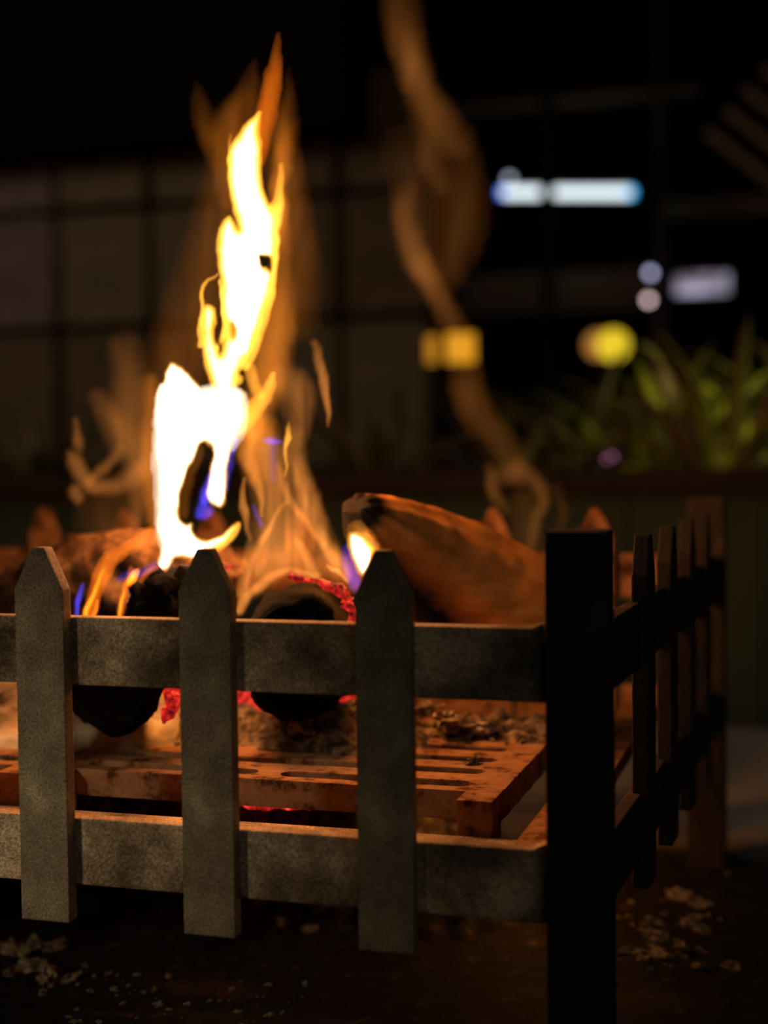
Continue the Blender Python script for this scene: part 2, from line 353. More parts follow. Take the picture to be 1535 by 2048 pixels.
# ------------------------------------------------------------------ plants behind the low wall
def leaf_mesh(L, wd, bend, fold=0.25):
    n = 7; V = []; Fc = []
    for i in range(n + 1):
        s = i / n; x = L * (s - 0.25 * bend * s * s); z = L * (0.35 * s - bend * 0.75 * s ** 2.2)
        hw = wd * (sin(pi * min(1, s * 0.92 + 0.08)) ** 0.7) * 0.5 * (1 if i < n else 0.02)
        V += [(x, -hw, z + hw * fold), (x, 0, z), (x, hw, z + hw * fold), (x, 0, z - 0.0012)]
    for i in range(n):
        a = 4 * i; b = a + 4
        Fc += [(a, a + 1, b + 1, b), (a + 1, a + 2, b + 2, b + 1), (a, b, b + 3, a + 3), (a + 3, b + 3, b + 2, a + 2)]
    Fc += [(0, 3, 2, 1)]
    return mesh_from('leaf', V, Fc, True)
leaf_sets = []
for L, wd, bd in ((0.34, 0.030, 0.35), (0.28, 0.024, 0.7), (0.22, 0.036, 0.5), (0.40, 0.022, 0.9)):
    row = []
    for m in M_LEAF:
        me = leaf_mesh(L, wd, bd); me.materials.append(m); row.append(me)
    leaf_sets.append(row)
plants = [  # px, base height, distance, leaves, main colour, label
    (1440, 0.27, 2.35, 26, 0, 'bright green strap leaved plant near the right edge'),
    (1560, 0.27, 2.45, 24, 0, 'light green plant cut off by the right edge'),
    (1370, 0.29, 2.62, 26, 0, 'yellowish green plant between the bright one and the yellow globe lamp'),
    (1530, 0.33, 2.75, 26, 1, 'tall olive plant behind the bright green one, near the right edge'),
    (1290, 0.27, 2.65, 24, 1, 'olive plant under the yellow globe lamp'),
    (1180, 0.27, 2.85, 22, 1, 'brownish olive plant left of the pink marker lamp'),
    (1010, 0.27, 2.9, 18, 2, 'dry brown plant behind the small tall post of the basket'),
    (760, 0.27, 2.75, 18, 1, 'dim olive plant behind the split log'),
    (50, 0.27, 3.2, 18, 1, 'dim green plant at the far left behind the fire')]
for px, hb, D, n, mi, lab in plants:
    c = plane(px, 900, D); c[2] = hb
    t = empty('strap_leaf_plant', c); tag(t, lab, 'plant')
    for i in range(n):
        k = random.randrange(4); m = mi if random.random() < 0.75 else random.randrange(3)
        el = random.uniform(0.1, 1.25)
        obj('leaf', leaf_sets[k][m], None, t, loc=(random.uniform(-.02, .02), random.uniform(-.02, .02), 0.0),
            rot=(random.uniform(-.3, .3), -el, i * 2.399 + random.uniform(-.3, .3)), scl=(1, 1, 1))
    obj('stem', cyl_mesh('stem', 0.012, 0.06, 8), M_LEAF[2], t, loc=(0, 0, 0.02))

# ------------------------------------------------------------------ the iron fire basket
B = empty('fire_basket', (C0[0], C0[1], 0), -A)
tag(B, 'black iron fire basket with pointed picket bars holding the burning logs', 'fire basket')
FL, SD, FX = 0.735, 0.556, 0.0224            # front length, side depth, outward flare of the sides
TIP, SH, RT, RB, LT, LB, PB = 0.3213, 0.2965, 0.2800, 0.2400, 0.1612, 0.1215, 0.1015
def picket(wd, th):
    return prism([(-wd / 2, PB), (wd / 2, PB), (wd / 2, SH), (0.0040, TIP), (-0.0040, TIP), (-wd / 2, SH)], 0, th, 0.0011, 'picket')
pk = picket(0.0315, 0.010)
pk.materials.append(M_IRON)
pk3 = pk.copy(); pk3.materials.clear(); pk3.materials.append(M_GRATE)  # back pickets: orange of the firelight put into the iron colour
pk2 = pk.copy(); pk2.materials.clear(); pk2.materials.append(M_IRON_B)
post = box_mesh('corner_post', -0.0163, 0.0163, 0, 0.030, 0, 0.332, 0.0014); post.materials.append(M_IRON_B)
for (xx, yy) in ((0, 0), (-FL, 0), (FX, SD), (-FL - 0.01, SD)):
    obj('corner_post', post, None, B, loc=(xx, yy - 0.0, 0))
for i in range(6):
    obj('picket', pk, None, B, loc=(-(0.1045 + 0.1045 * i), -0.001, 0.0))
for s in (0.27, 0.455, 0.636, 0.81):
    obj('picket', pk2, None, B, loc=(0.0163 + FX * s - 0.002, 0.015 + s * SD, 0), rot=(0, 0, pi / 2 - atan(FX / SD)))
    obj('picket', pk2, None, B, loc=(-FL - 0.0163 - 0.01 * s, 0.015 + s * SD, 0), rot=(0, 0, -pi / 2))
for c_ in (0.097, 0.191, 0.285, 0.38, 0.473, 0.566, 0.658):
    obj('picket', pk3, None, B, loc=(FX - c_, SD + 0.012, 0), rot=(0, 0, pi))
for nm, z0, z1, mt in (('top_rail', RB, RT, M_IRON_M), ('bottom_rail', LB, LT, M_IRON_M)):
    obj(nm, box_mesh(nm, -FL + 0.01, -0.012, 0.009, 0.020, z0, z1, 0.0013), mt, B)
    obj(nm, box_mesh(nm, -FL + 0.01, FX - 0.012, SD + 0.012, SD + 0.022, z0, z1, 0.0013), M_GRATE, B)  # back rails take the same iron, firelit tone in its colour
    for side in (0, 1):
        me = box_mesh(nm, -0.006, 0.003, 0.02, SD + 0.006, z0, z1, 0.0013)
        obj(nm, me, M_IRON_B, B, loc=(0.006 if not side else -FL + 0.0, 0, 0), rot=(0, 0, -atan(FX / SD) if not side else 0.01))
# weld fillets where the front rails meet the post
fz = prism([(-0.026, 0.0), (-0.0155, 0.0), (-0.0155, 0.009), (-0.018, 0.0035)], 0.010, 0.019, 0.0, 'weld_fillet')
for z in (RT, LT): obj('weld_fillet', fz, M_IRON_M, B, loc=(0, 0, z - 0.0003))
# the ledge the grates sit on
obj('ledge_bar', box_mesh('ledge_bar', -FL + 0.02, -0.02, 0.045, 0.075, 0.138, 0.148, 0.001), M_IRON_M, B)
obj('ledge_bar', box_mesh('ledge_bar', -0.046, -0.018, 0.03, SD, 0.138, 0.150, 0.001), M_GRATE, B)
obj('ledge_bar', box_mesh('ledge_bar', -FL + 0.02, -0.02, 0.30, 0.33, 0.138, 0.148, 0.001), M_IRON_M, B)

# ------------------------------------------------------------------ slotted cast grates
def grate(cx0, cx1, ribs, name):
    """x from -cx1 to -cx0 in basket coordinates; rows of slots parallel to the front"""
    bm = bmesh.new(); z0, z1 = 0.150, 0.168
    d0, d1 = 0.103, 0.330; m = 0.022; pitch = 0.0355; sw = 0.0155
    rows = [d0 + 0.0115 + pitch * i for i in range(6)]
    y = d0
    for r in rows:
        box_into(bm, -cx1, -cx0, y, r, z0, z1, 0.0012); y = r + sw
    box_into(bm, -cx1, -cx0, y, d1, z0, z1, 0.0012)
    def rib(xa, xb, r, la, lb):                  # solid piece between slots with hollowed round ends
        pts = []
        rad = sw / 2; n = 6
        pr = [(xb, r)] if not lb else [(xb + rad - rad * cos(-pi / 2 + pi * i / n), r + rad + rad * sin(-pi / 2 + pi * i / n)) for i in range(n + 1)]
        if not lb: pr = [(xb, r), (xb, r + sw)]
        pl_ = [(xa, r + sw), (xa, r)] if not la else [(xa - rad + rad * cos(pi / 2 - pi * i / n), r + rad + rad * sin(pi / 2 - pi * i / n)) for i in range(n + 1)]
        pts = pr + pl_
        a = [bm.verts.new((px, py, z0)) for px, py in pts]; b = [bm.verts.new((px, py, z1 - 0.0002)) for px, py in pts]
        bm.faces.new(a[::-1]); bm.faces.new(b)
        for i in range(len(pts)): bm.faces.new((a[i], a[(i + 1) % len(pts)], b[(i + 1) % len(pts)], b[i]))
    for i, r in enumerate(rows):
        rib(-cx0 - m, -cx0, r, True, False); rib(-cx1, -cx1 + m, r, False, True)
        for c_ in ribs[i % len(ribs)]: rib(-c_ - 0.008, -c_ + 0.008, r, True, True)
    me = finish(bm, 'slotted_plate')
    t = empty(name, W((cx0 + cx1) / 2, 0.2, 0.150), -A)
    ox, oy = -(cx0 + cx1) / 2, 0.2
    o = obj('slotted_plate', me, M_GRATE, t, loc=(-ox, -oy, -0.150))
    for xc in (-cx0 - 0.011, -cx1 + 0.011):
        f = prism([(xc - 0.011, 0.141), (xc + 0.011, 0.141), (xc + 0.011, 0.168), (xc - 0.011, 0.168)], 0.080, 0.1035, 0.0013, 'corner_lug')
        obj('corner_lug', f, M_GRATE, t, loc=(-ox, -oy, -0.150))
    return t
g1 = grate(0.063, 0.371, [[0.22], [], [0.165, 0.265], [0.23], [0.16, 0.28]], 'slotted_grate')
tag(g1, 'rusty slotted cast iron grate nearest the corner post, lit orange', 'grate')
g2 = grate(0.374, 0.68, [[0.53], [0.46], [0.56]], 'slotted_grate')
tag(g2, 'slotted cast iron grate at the far left, mostly out of the picture', 'grate')

# ------------------------------------------------------------------ logs
def fbm(v, s, o=4): return mnoise.fractal(Vector(v) * s, 1.0, 2.0, o)
def loft(name, secs, seg=40, rings=6, rough=0.004, nscale=60, flat=1.0, char=None, seed=0.0, long_grain=False):
    """secs: (center xyz, radius_across, radius_depth); round body through the sections with capped ends"""
    S = []
    pts = [np.array(s[0]) for s in secs]
    for i in range(len(secs) - 1):
        for k in range(rings):
            t = k / rings
            p0 = pts[max(i - 1, 0)]; p1 = pts[i]; p2 = pts[i + 1]; p3 = pts[min(i + 2, len(pts) - 1)]
            c = 0.5 * ((2 * p1) + (-p0 + p2) * t + (2 * p0 - 5 * p1 + 4 * p2 - p3) * t * t + (-p0 + 3 * p1 - 3 * p2 + p3) * t ** 3)
            S.append((c, secs[i][1] * (1 - t) + secs[i + 1][1] * t, secs[i][2] * (1 - t) + secs[i + 1][2] * t))
    S.append((pts[-1], secs[-1][1], secs[-1][2]))
    V = []; ch = []; n = len(S)
    for i, (c, ra, rd) in enumerate(S):
        tg = S[min(i + 1, n - 1)][0] - S[max(i - 1, 0)][0]; tg = tg / np.linalg.norm(tg)
        a = np.cross(tg, [0, 0, 1.0]) if abs(tg[2]) < 0.9 else np.array([0, 1.0, 0]); a = a / np.linalg.norm(a)
        b = np.cross(a, tg)
        for j in range(seg):
            th = 2 * pi * j / seg
            q = c + a * cos(th) * rd + b * sin(th) * ra
            d = fbm(q + seed, nscale) * rough
            if long_grain: d += mnoise.noise(Vector((th * 3.0, seed, i * 0.05))) * rough * 2.2
            q = q + (a * cos(th) + b * sin(th)) * d
            V.append(q); ch.append(char(q, th, i / n) if char else 0.0)
    Fc = []
    for i in range(n - 1):
        for j in range(seg):
            Fc.append((i * seg + j, i * seg + (j + 1) % seg, (i + 1) * seg + (j + 1) % seg, (i + 1) * seg + j))
    for e, base in ((0, 0), (1, (n - 1) * seg)):       # rough capped ends with an inner ring
        c = S[0][0] if e == 0 else S[-1][0]
        rings_ = [list(range(base, base + seg))]
        for f_ in (0.66, 0.33):
            st = len(V)
            for j in range(seg):
                q = c * (1 - f_) + np.array(V[base + j]) * f_; q = q + (fbm(q + 3, nscale) * rough * 1.2)
                V.append(q); ch.append(1.0 if char else 0.0)
            rings_.append(list(range(st, st + seg)))
        V.append(c); ch.append(1.0 if char else 0.0); ci = len(V) - 1
        for k in range(2):
            for j in range(seg):
                q = (rings_[k][j], rings_[k][(j + 1) % seg], rings_[k + 1][(j + 1) % seg], rings_[k + 1][j])
                Fc.append(q if e else q[::-1])
        for j in range(seg):
            q = (rings_[2][j], rings_[2][(j + 1) % seg], ci); Fc.append(q if e else q[::-1])
    o0 = np.mean([s[0] for s in secs], axis=0); zmin = min(v[2] for v in V); o0[2] = zmin
    me = mesh_from(name, [v - o0 for v in V], Fc, True)
    bm = bmesh.new(); bm.from_mesh(me); bmesh.ops.recalc_face_normals(bm, faces=bm.faces); bm.to_mesh(me); bm.free()
    if char:
        att = me.attributes.new('char', 'FLOAT', 'POINT'); att.data.foreach_set('value', ch)
    return me, Vector(o0)
def P3(px, py, Y): return at(px, py, Y)
# log B: thick charred log, its black round end facing the camera
me, o0 = loft('charred_log', [(P3(592, 1312, 0.985), .030, .028), (P3(592, 1310, 0.995), .046, .037), (P3(606, 1300, 1.06), .047, .038), (P3(640, 1272, 1.20), .043, .036)], rough=0.006, nscale=45, seed=1.0)
lb = empty('charred_log', o0); tag(lb, 'thick charred log with black round end, glowing red along its top', 'log')
obj('log_body', me, M_CHAR, lb)
# log A
me, o0 = loft('charred_log', [(P3(238, 1372, 0.955), .018, .018), (P3(236, 1372, 0.965), .029, .0305), (P3(225, 1365, 1.03), .030, .031), (P3(185, 1350, 1.16), .028, .030)], rough=0.006, nscale=50, seed=5.0)
la = empty('charred_log', o0); tag(la, 'black charred log low behind the left gap between pickets', 'log')
obj('log_body', me, M_CHAR, la)
# log D, ashy and brown, lying across behind
me, o0 = loft('ash_crusted_log', [(P3(20, 1215, 1.20), .030, .028), (P3(130, 1180, 1.16), .036, .034), (P3(270, 1158, 1.13), .038, .034), (P3(400, 1170, 1.10), .034, .03), (P3(470, 1190, 1.09), .02, .02)], rough=0.012, nscale=55, seed=9.0)
ld = empty('ash_crusted_log', o0); tag(ld, 'brown ash crusted log lying across under the tall flame', 'log')
obj('log_body', me, M_BARK, ld)
me, o0 = loft('charcoal_crumb', [(P3(272, 1245, 1.0), .008, .01), (P3(300, 1225, 1.0), .017, .016), (P3(345, 1205, 1.0), .024, .02), (P3(385, 1215, 1.0), .018, .015)], rough=0.016, nscale=85, seed=2.0)
t = empty('charcoal_lump', o0); tag(t, 'crumbling black charcoal lump just left of the middle picket', 'charcoal'); obj('lump_body', me, M_CHAR, t)
# log C, big split log leaning to the upper left
def charC(q, th, s):
    u = (q[0] - 0.045) * 3.0 + (q[2] - 0.285) * 2.6      # dark towards its left lower flank
    return float(np.clip(max(0.30 - u * 4.0, (0.22 - s) * 4.5), 0, 1.2))
me, o0 = loft('split_log', [(P3(712, 1012, 1.02), .007, .012), (P3(752, 1046, 1.04), .023, .028), (P3(815, 1100, 1.07), .037, .038), (P3(895, 1150, 1.09), .043, .043), (P3(985, 1197, 1.10), .045, .044), (P3(1075, 1245, 1.10), .044, .042)],
                rings=9, rough=0.0022, nscale=40, char=charC, seed=4.0, long_grain=True)
lc = empty('split_log', o0); tag(lc, 'big brown split log leaning up to the left, smooth and lit orange', 'log')
obj('log_body', me, M_SPLIT, lc)

# glowing seams on the logs
def ember_strip(name, pts, parent, seed=0.0):      # pts: (px,py,Y,r_px)
    secs = [(P3(a, b, Y), r * Y / F, r * Y / F) for a, b, Y, r in pts]
    me, o0 = loft(name, secs, seg=12, rings=4, rough=0.0035, nscale=150, seed=seed)
    return obj('ember', me, M_EMBER, parent, loc=Vector(o0) - Vector(parent.location))
ember_strip('ember', [(575, 1153, 0.998, 2), (615, 1158, 0.998, 5), (650, 1170, 0.998, 7), (684, 1186, 0.998, 9), (700, 1215, 0.998, 10), (706, 1250, 0.998, 8)], lb, 1)
ember_strip('ember', [(690, 1180, 0.985, 4), (697, 1190, 0.985, 6), (702, 1200, 0.985, 3)], lb, 2)
ember_strip('ember', [(328, 1445, 0.98, 5), (340, 1415, 0.98, 16), (350, 1385, 0.98, 20), (360, 1360, 0.98, 14)], la, 3)
ember_strip('ember', [(445, 1128, 1.06, 2), (456, 1131, 1.06, 5), (468, 1132, 1.06, 2)], ld, 4)

# ------------------------------------------------------------------ ash
def heap(name, c0_, c1_, d0_, d1_, base, hgt, res, seed, mat, edge=0.25, freq=34, amp=0.9):
    nx = int((c1_ - c0_) / res); ny = int((d1_ - d0_) / res); V = []; Fc = []
    for j in range(ny + 1):
        for i in range(nx + 1):
            c = c0_ + (c1_ - c0_) * i / nx; d = d0_ + (d1_ - d0_) * j / ny
            u = i / nx; v = j / ny
            m = min(1, min(u, 1 - u) / edge) * min(1, min(v, 1 - v) / edge); m = m ** 0.6
            f1 = fbm((c + seed, d, 0), freq, 6); f2 = mnoise.noise(Vector((c * 9 + seed, d * 9, 1)))
            z = hgt * m * (0.55 + 0.5 * f2 + amp * 0.5 * f1) - 0.35 * hgt * (1 - m)
            p_ = W(c + 0.004 * fbm((c, d, 5), 60, 3), d + 0.004 * fbm((c, d, 9), 60, 3), base + max(z, -0.003)); V.append(p_)
    for j in range(ny):
        for i in range(nx):
            a = j * (nx + 1) + i
            zz = max(V[a][2], V[a + 1][2], V[a + nx + 1][2], V[a + nx + 2][2])
            if zz > base - 0.001: Fc.append((a, a + 1, a + nx + 2, a + nx + 1))
    o0 = W((c0_ + c1_) / 2, (d0_ + d1_) / 2, base)
    me = mesh_from(name, [v - o0 for v in V], Fc, True)
    bm = bmesh.new(); bm.from_mesh(me); loose = [v for v in bm.verts if not v.link_faces]; bmesh.ops.delete(bm, geom=loose, context='VERTS')
    bmesh.ops.recalc_face_normals(bm, faces=bm.faces); bm.to_mesh(me); bm.free()
    return obj(name, me, mat, loc=o0)
tag(heap('ash_heap', 0.13, 0.42, 0.19, 0.33, 0.168, 0.026, 0.0022, 3.1, M_ASH), 'crumbly brown ash bed on the slotted grate under the logs', 'ash', kind='stuff')
tag(heap('ash_heap', 0.045, 0.165, 0.25, 0.335, 0.168, 0.016, 0.002, 8.3, M_ASH, freq=60, amp=1.4), 'dark ash crumbs at the grate end near the corner post', 'ash', kind='stuff')
tag(heap('ash_heap', 0.31, 0.62, 0.13, 0.42, 0.168, 0.072, 0.0035, 14.7, M_ASHF, freq=30, amp=0.8), 'pale bright ash pile at the left edge beside the black log', 'ash', kind='stuff')
tag(heap('ash_heap', 0.12, 0.72, 0.335, 0.54, 0.0, 0.185, 0.006, 21.0, M_ASH, freq=24, amp=0.25, edge=0.15), 'brown ash bank filling the back of the basket', 'ash', kind='stuff')
tag(heap('floor_ash', 0.06, 0.72, 0.30, 0.52, 0.0, 0.040, 0.0035, 31.0, M_SOOT, freq=40, amp=1.2), 'sooty ash mound on the hearth underneath the basket', 'ash', kind='stuff')

def chunk_mesh(seed, flat=0.45, sub=3):
    bm = bmesh.new(); bmesh.ops.create_icosphere(bm, subdivisions=sub, radius=1.0)
    for v in bm.verts:
        n_ = v.co.normalized(); k = 1 + 0.9 * fbm(n_ * 1.0 + Vector((seed, 0, 0)), 1.7, 6)
        v.co = Vector((n_.x * k, n_.y * k * 0.75, n_.z * k * flat + 0.12 * mnoise.noise(n_ * 2.2 + Vector((seed, 3, 1)))))
    return finish(bm, 'ash_flake', False)
CH = [chunk_mesh(s * 3.7, random.uniform(0.4, 0.9)) for s in range(8)]
for c_ in CH: c_.materials.append(M_ASHF)
def flake(px, py, r_px, h=0.0, name='ash_flake', lab='', grp=None, stretch=1.5, cat='ash'):
    q = on_floor(px, py, h); r = r_px * q[1] / F
    o = obj(name, random.choice(CH), None, loc=(q[0], q[1], h + r * 0.30), rot=(random.uniform(-.35, .35), random.uniform(-.35, .35), random.uniform(0, 6.28)),
            scl=(r * stretch, r, r * random.uniform(.8, 1.3)))
    tag(o, lab, cat, grp); return o
big = [(28, 1905, 24, 'large pale ash flake at the lower left edge, under the first picket'), (65, 1897, 20, 'pale rough ash flake right of the largest one at lower left'),
       (112, 1897, 17, 'flat grey ash flake nearest below the foot of the left picket'), (22, 1950, 15, 'orange tinted ash flake low at the left edge'),
       (60, 1940, 22, 'long pale ash flake lying aslant in the lower left cluster'), (98, 1965, 26, 'broad brownish ash flake, lowest big one of the left cluster'),
       (137, 1963, 14, 'small pale ash flake at the right end of the left cluster'), (85, 1988, 10, 'thin pale ash sliver under the broad brownish flake'),
       (228, 1981, 6, 'small round yellowish ash crumb alone on the dark hearth')]
for px, py, r, lab in big: flake(px, py, r, lab=lab)
for px, py, r, lab in ((165, 1786, 20, 'orange brown ash clump under the bottom rail, right of the left picket'), (205, 1800, 22, 'crumbly ash clump under the bottom rail, beside the first one'),
                       (245, 1812, 15, 'low ash clump under the bottom rail in the left bay'), (12, 1772, 20, 'pale ash clump under the bottom rail at the left edge'),
                       (338, 1823, 8, 'single pale ash crumb by the foot of the middle picket'), (515, 1838, 11, 'small ash clump under the bottom rail right of the middle picket'),
                       (560, 1850, 13, 'ash clump under the bottom rail in the middle bay'), (620, 1862, 12, 'last ash clump under the bottom rail before the third picket')):
    flake(px, py, r, lab=lab, stretch=1.2)
for i in range(60):
    px = random.uniform(130, 620); py = 1925 + (px - 130) * 0.09 + random.uniform(0, 120)
    flake(px, min(py, 2060), random.uniform(2, 6.5), lab='small pale ash crumb scattered on the dark hearth in front of the basket', grp='small ash crumbs front left')
rb = [(1365, 1798, 17, 'grey ash flake, highest of the cluster right of the corner post'), (1400, 1812, 13, 'grey ash flake just right of the highest one, right cluster'),
      (1300, 1852, 17, 'orange lit ash flake in the upper left of the right cluster'), (1306, 1875, 17, 'curved orange ash flake in the middle of the right cluster'),
      (1378, 1848, 16, 'orange ash flake right of the middle of the right cluster'), (1402, 1862, 13, 'pointed ash flake at the right of the right cluster'),
      (1360, 1900, 18, 'largest orange brown ash flake in the right cluster'), (1322, 1912, 17, 'bright orange ash flake at the bottom of the right cluster'),
      (1262, 1908, 16, 'brown ash flake at the lower left of the right cluster'), (1285, 1920, 12, 'small brown ash flake below the lower left one, right cluster'),
      (1395, 1936, 11, 'pinkish ash flake below the right cluster'), (1462, 1936, 14, 'lone ash lump on the hearth near the right edge'),
      (1455, 1748, 6, 'tiny pale ash crumb high at the right, near the slab'), (1258, 1838, 9, 'grey ash crumb next to the corner post, right side')]
for px, py, r, lab in rb: flake(px, py, r, lab=lab)
for i in range(55):
    px = random.gauss(1350, 65); py = random.gauss(1870, 45)
    flake(max(px, 1235), py, random.uniform(2, 6), lab='small ash crumb in the cluster right of the corner post', grp='small ash crumbs right of the corner post')
for px, py, r, h, lab in ((640, 1440, 34, 0.182, 'curled papery ash flake on the grate left of the third picket'), (600, 1455, 26, 0.180, 'brown ash clod on the grate under the charred log'),
                          (690, 1430, 24, 0.186, 'grey ash clod touching the third picket from the left'), (850, 1425, 22, 0.182, 'smooth pinkish ash lump right of the third picket'),
                          (890, 1452, 30, 0.178, 'dark cinder clod on the grate right of the third picket'), (960, 1462, 22, 0.174, 'crumbly dark cinder in the middle of the right bay'),
                          (560, 1475, 16, 0.170, 'small ash flake on the grate front, middle bay'), (228, 1484, 13, 0.170, 'pale ash flake on the grate, left bay'),
                          (945, 1525, 12, 0.169, 'small dark stone lying in a grate slot near the corner post')):
    flake(px, py, r, h, name='ash_clod', lab=lab, stretch=1.3)
for i in range(120):
    px = random.uniform(145, 1070); py = random.uniform(1455, 1490)
    flake(px, py, random.uniform(2, 6), 0.169, lab='small ash crumb lying on the slotted grate', grp='small ash crumbs on the grate')
le = empty('fallen_ember', P3(545, 1628, 1.0)); tag(le, 'thin line of red embers fallen under the grate, middle bay', 'embers')
ember_strip('ember', [(478, 1609, 1.0, 3), (520, 1610, 1.0, 6), (560, 1612, 1.0, 5), (620, 1616, 1.0, 3)], le, 6)
# glowing bed behind the logs
em = heap('ember_bed', 0.225, 0.40, 0.27, 0.42, 0.172, 0.040, 0.004, 41.0, M_EMBER, freq=50); tag(em, 'red glowing ember bed between the charred logs', 'embers', kind='stuff')

# ------------------------------------------------------------------ flames
def vnoise(X, Y, sx, sy, seed):
    r = np.random.default_rng(seed); g = r.random((64, 64))
    x = X / sx + seed * 3.1; y = Y / sy + seed * 1.7
    xi = np.floor(x).astype(int); yi = np.floor(y).astype(int); fx = x - xi; fy = y - yi
    fx = fx * fx * (3 - 2 * fx); fy = fy * fy * (3 - 2 * fy)
    a = g[yi % 64, xi % 64]; b = g[yi % 64, (xi + 1) % 64]; c = g[(yi + 1) % 64, xi % 64]; d = g[(yi + 1) % 64, (xi + 1) % 64]
    return (a * (1 - fx) + b * fx) * (1 - fy) + (c * (1 - fx) + d * fx) * fy
def crom(pts, n=8):
    P_ = np.array(pts, float); out = []
    for i in range(len(P_) - 1):
        p0 = P_[max(i - 1, 0)]; p1 = P_[i]; p2 = P_[i + 1]; p3 = P_[min(i + 2, len(P_) - 1)]
        for k in range(n):
            t = k / n
            out.append(0.5 * ((2 * p1) + (-p0 + p2) * t + (2 * p0 - 5 * p1 + 4 * p2 - p3) * t * t + (-p0 + 3 * p1 - 3 * p2 + p3) * t ** 3))
    out.append(P_[-1]); return np.array(out)
class Field:
    def __init__(s, x0, x1, y0, y1, step, soft=1.0, wide=1.0):
        s.soft = soft; s.wide = wide
        s.step = step; s.xs = np.arange(x0, x1 + step, step); s.ys = np.arange(y0, y1 + step, step)
        s.X, s.Y = np.meshgrid(s.xs, s.ys); s.L = np.zeros_like(s.X, float)
        # gentle turbulence so that no edge is ruled
        s.WX = s.X + 7 * (vnoise(s.X, s.Y, 22, 40, 5) - .5) + 4 * (vnoise(s.X, s.Y, 10, 18, 6) - .5)
        s.WY = s.Y + 10 * (vnoise(s.X, s.Y, 25, 45, 8) - .5)
    def stroke(s, pts, p=1.0, mode='add'):
        p = p * s.soft; pts = [(a, b, c * s.wide, d) for a, b, c, d in pts] if mode == 'add' else pts         # pts: x, y, half width, level
        q = crom(pts); L = np.zeros_like(s.L)
        for a, b in zip(q[:-1], q[1:]):
            wm = max(a[2], b[2]) + 2
            xa, xb = min(a[0], b[0]) - wm - 10, max(a[0], b[0]) + wm + 10; ya, yb = min(a[1], b[1]) - wm - 10, max(a[1], b[1]) + wm + 10
            i0, i1 = np.searchsorted(s.xs, [xa, xb]); j0, j1 = np.searchsorted(s.ys, [ya, yb])
            if i1 <= i0 or j1 <= j0: continue
            X = s.WX[j0:j1, i0:i1]; Y = s.WY[j0:j1, i0:i1]
            dx, dy = b[0] - a[0], b[1] - a[1]; l2 = dx * dx + dy * dy + 1e-6
            t = np.clip(((X - a[0]) * dx + (Y - a[1]) * dy) / l2, 0, 1)
            d = np.hypot(X - a[0] - t * dx, Y - a[1] - t * dy); wd = a[2] + (b[2] - a[2]) * t; lv = a[3] + (b[3] - a[3]) * t
            v = lv * np.clip(1 - (d / np.maximum(wd, 0.5)) ** 2, 0, 1) ** p
            L[j0:j1, i0:i1] = np.maximum(L[j0:j1, i0:i1], v)
        if mode == 'add': s.L += L
        elif mode == 'cut': s.L *= np.clip(1 - L, 0, 1)
        else: s.L = np.maximum(s.L, L)
    def poly(s, pts, soft, level, power=1.3, grow=0.0, mode='add'):
        q = crom(list(pts) + [pts[0]], 4)[:-1]; n = len(q)
        D = np.full_like(s.L, 1e9); ins = np.zeros(s.L.shape, bool)
        for i in range(n):
            a = q[i]; b = q[(i + 1) % n]; dx, dy = b - a; l2 = dx * dx + dy * dy + 1e-9
            t = np.clip(((s.WX - a[0]) * dx + (s.WY - a[1]) * dy) / l2, 0, 1)
            D = np.minimum(D, np.hypot(s.WX - a[0] - t * dx, s.WY - a[1] - t * dy))
            if abs(dy) > 1e-9:
                c = ((a[1] > s.WY) != (b[1] > s.WY)) & (s.WX < dx * (s.WY - a[1]) / dy + a[0]); ins ^= c
        sd = np.where(ins, D, -D) + grow
        v = level * np.clip(sd / soft, 0, 1) ** power
        if mode == 'add': s.L += v
        elif mode == 'cut': s.L *= 1 - np.clip(sd / soft, 0, 1)
        else: s.L = np.maximum(s.L, v)
    def fibre(s, amt, sx=11, sy=90, seed=3, lean=0.0):
        n = 0.6 * vnoise(s.X + lean * s.Y, s.Y, sx, sy, seed) + 0.4 * vnoise(s.X + lean * s.Y, s.Y, sx * 2.7, sy * 1.2, seed + 1)
        s.L *= np.clip(1 + amt * (n - 0.5) * 2, 0, 3)
    def build(s, name, parent, mat, e_per_m, Y0, bow=(0.012, 0.010), seed=0.0, eps=None, tmin=0.0003):
        eps = eps or 0.0004 * e_per_m
        L = s.L.copy(); L[0, :] = L[-1, :] = 0; L[:, 0] = L[:, -1] = 0
        T = np.maximum(L / e_per_m, tmin)
        m4 = (L[:-1, :-1] + L[1:, :-1] + L[:-1, 1:] + L[1:, 1:]) / 4
        cell = m4 > eps
        cell[0, :] = cell[-1, :] = False; cell[:, 0] = cell[:, -1] = False
        use = np.zeros(T.shape, bool); use[:-1, :-1] |= cell; use[1:, :-1] |= cell; use[:-1, 1:] |= cell; use[1:, 1:] |= cell
        px, py = s.X[use], s.Y[use]; th = T[use]
        Yd = Y0 + bow[0] * np.sin(px / 85.0 + seed + py / 310.0) + bow[1] * np.sin(py / 140.0 + 2 * seed)
        d = cf[None] + cr[None] * ((px - CX) / F)[:, None] - cu[None] * ((py - CY) / F)[:, None]
        base = CAM[None] + d * (Yd / d[:, 1])[:, None]
        n = len(px); idf = -np.ones(T.shape, int); idf[use] = np.arange(n); idb = np.where(idf >= 0, idf + n, -1)
        dirv = d / np.linalg.norm(d, axis=1)[:, None]
        V = np.vstack([base - dirv * th[:, None] / 2, base + dirv * th[:, None] / 2]) - np.array(parent.location)[None]
        cj, ci = np.nonzero(cell)
        f1 = np.stack([idf[cj, ci], idf[cj, ci + 1], idf[cj + 1, ci + 1], idf[cj + 1, ci]], 1)
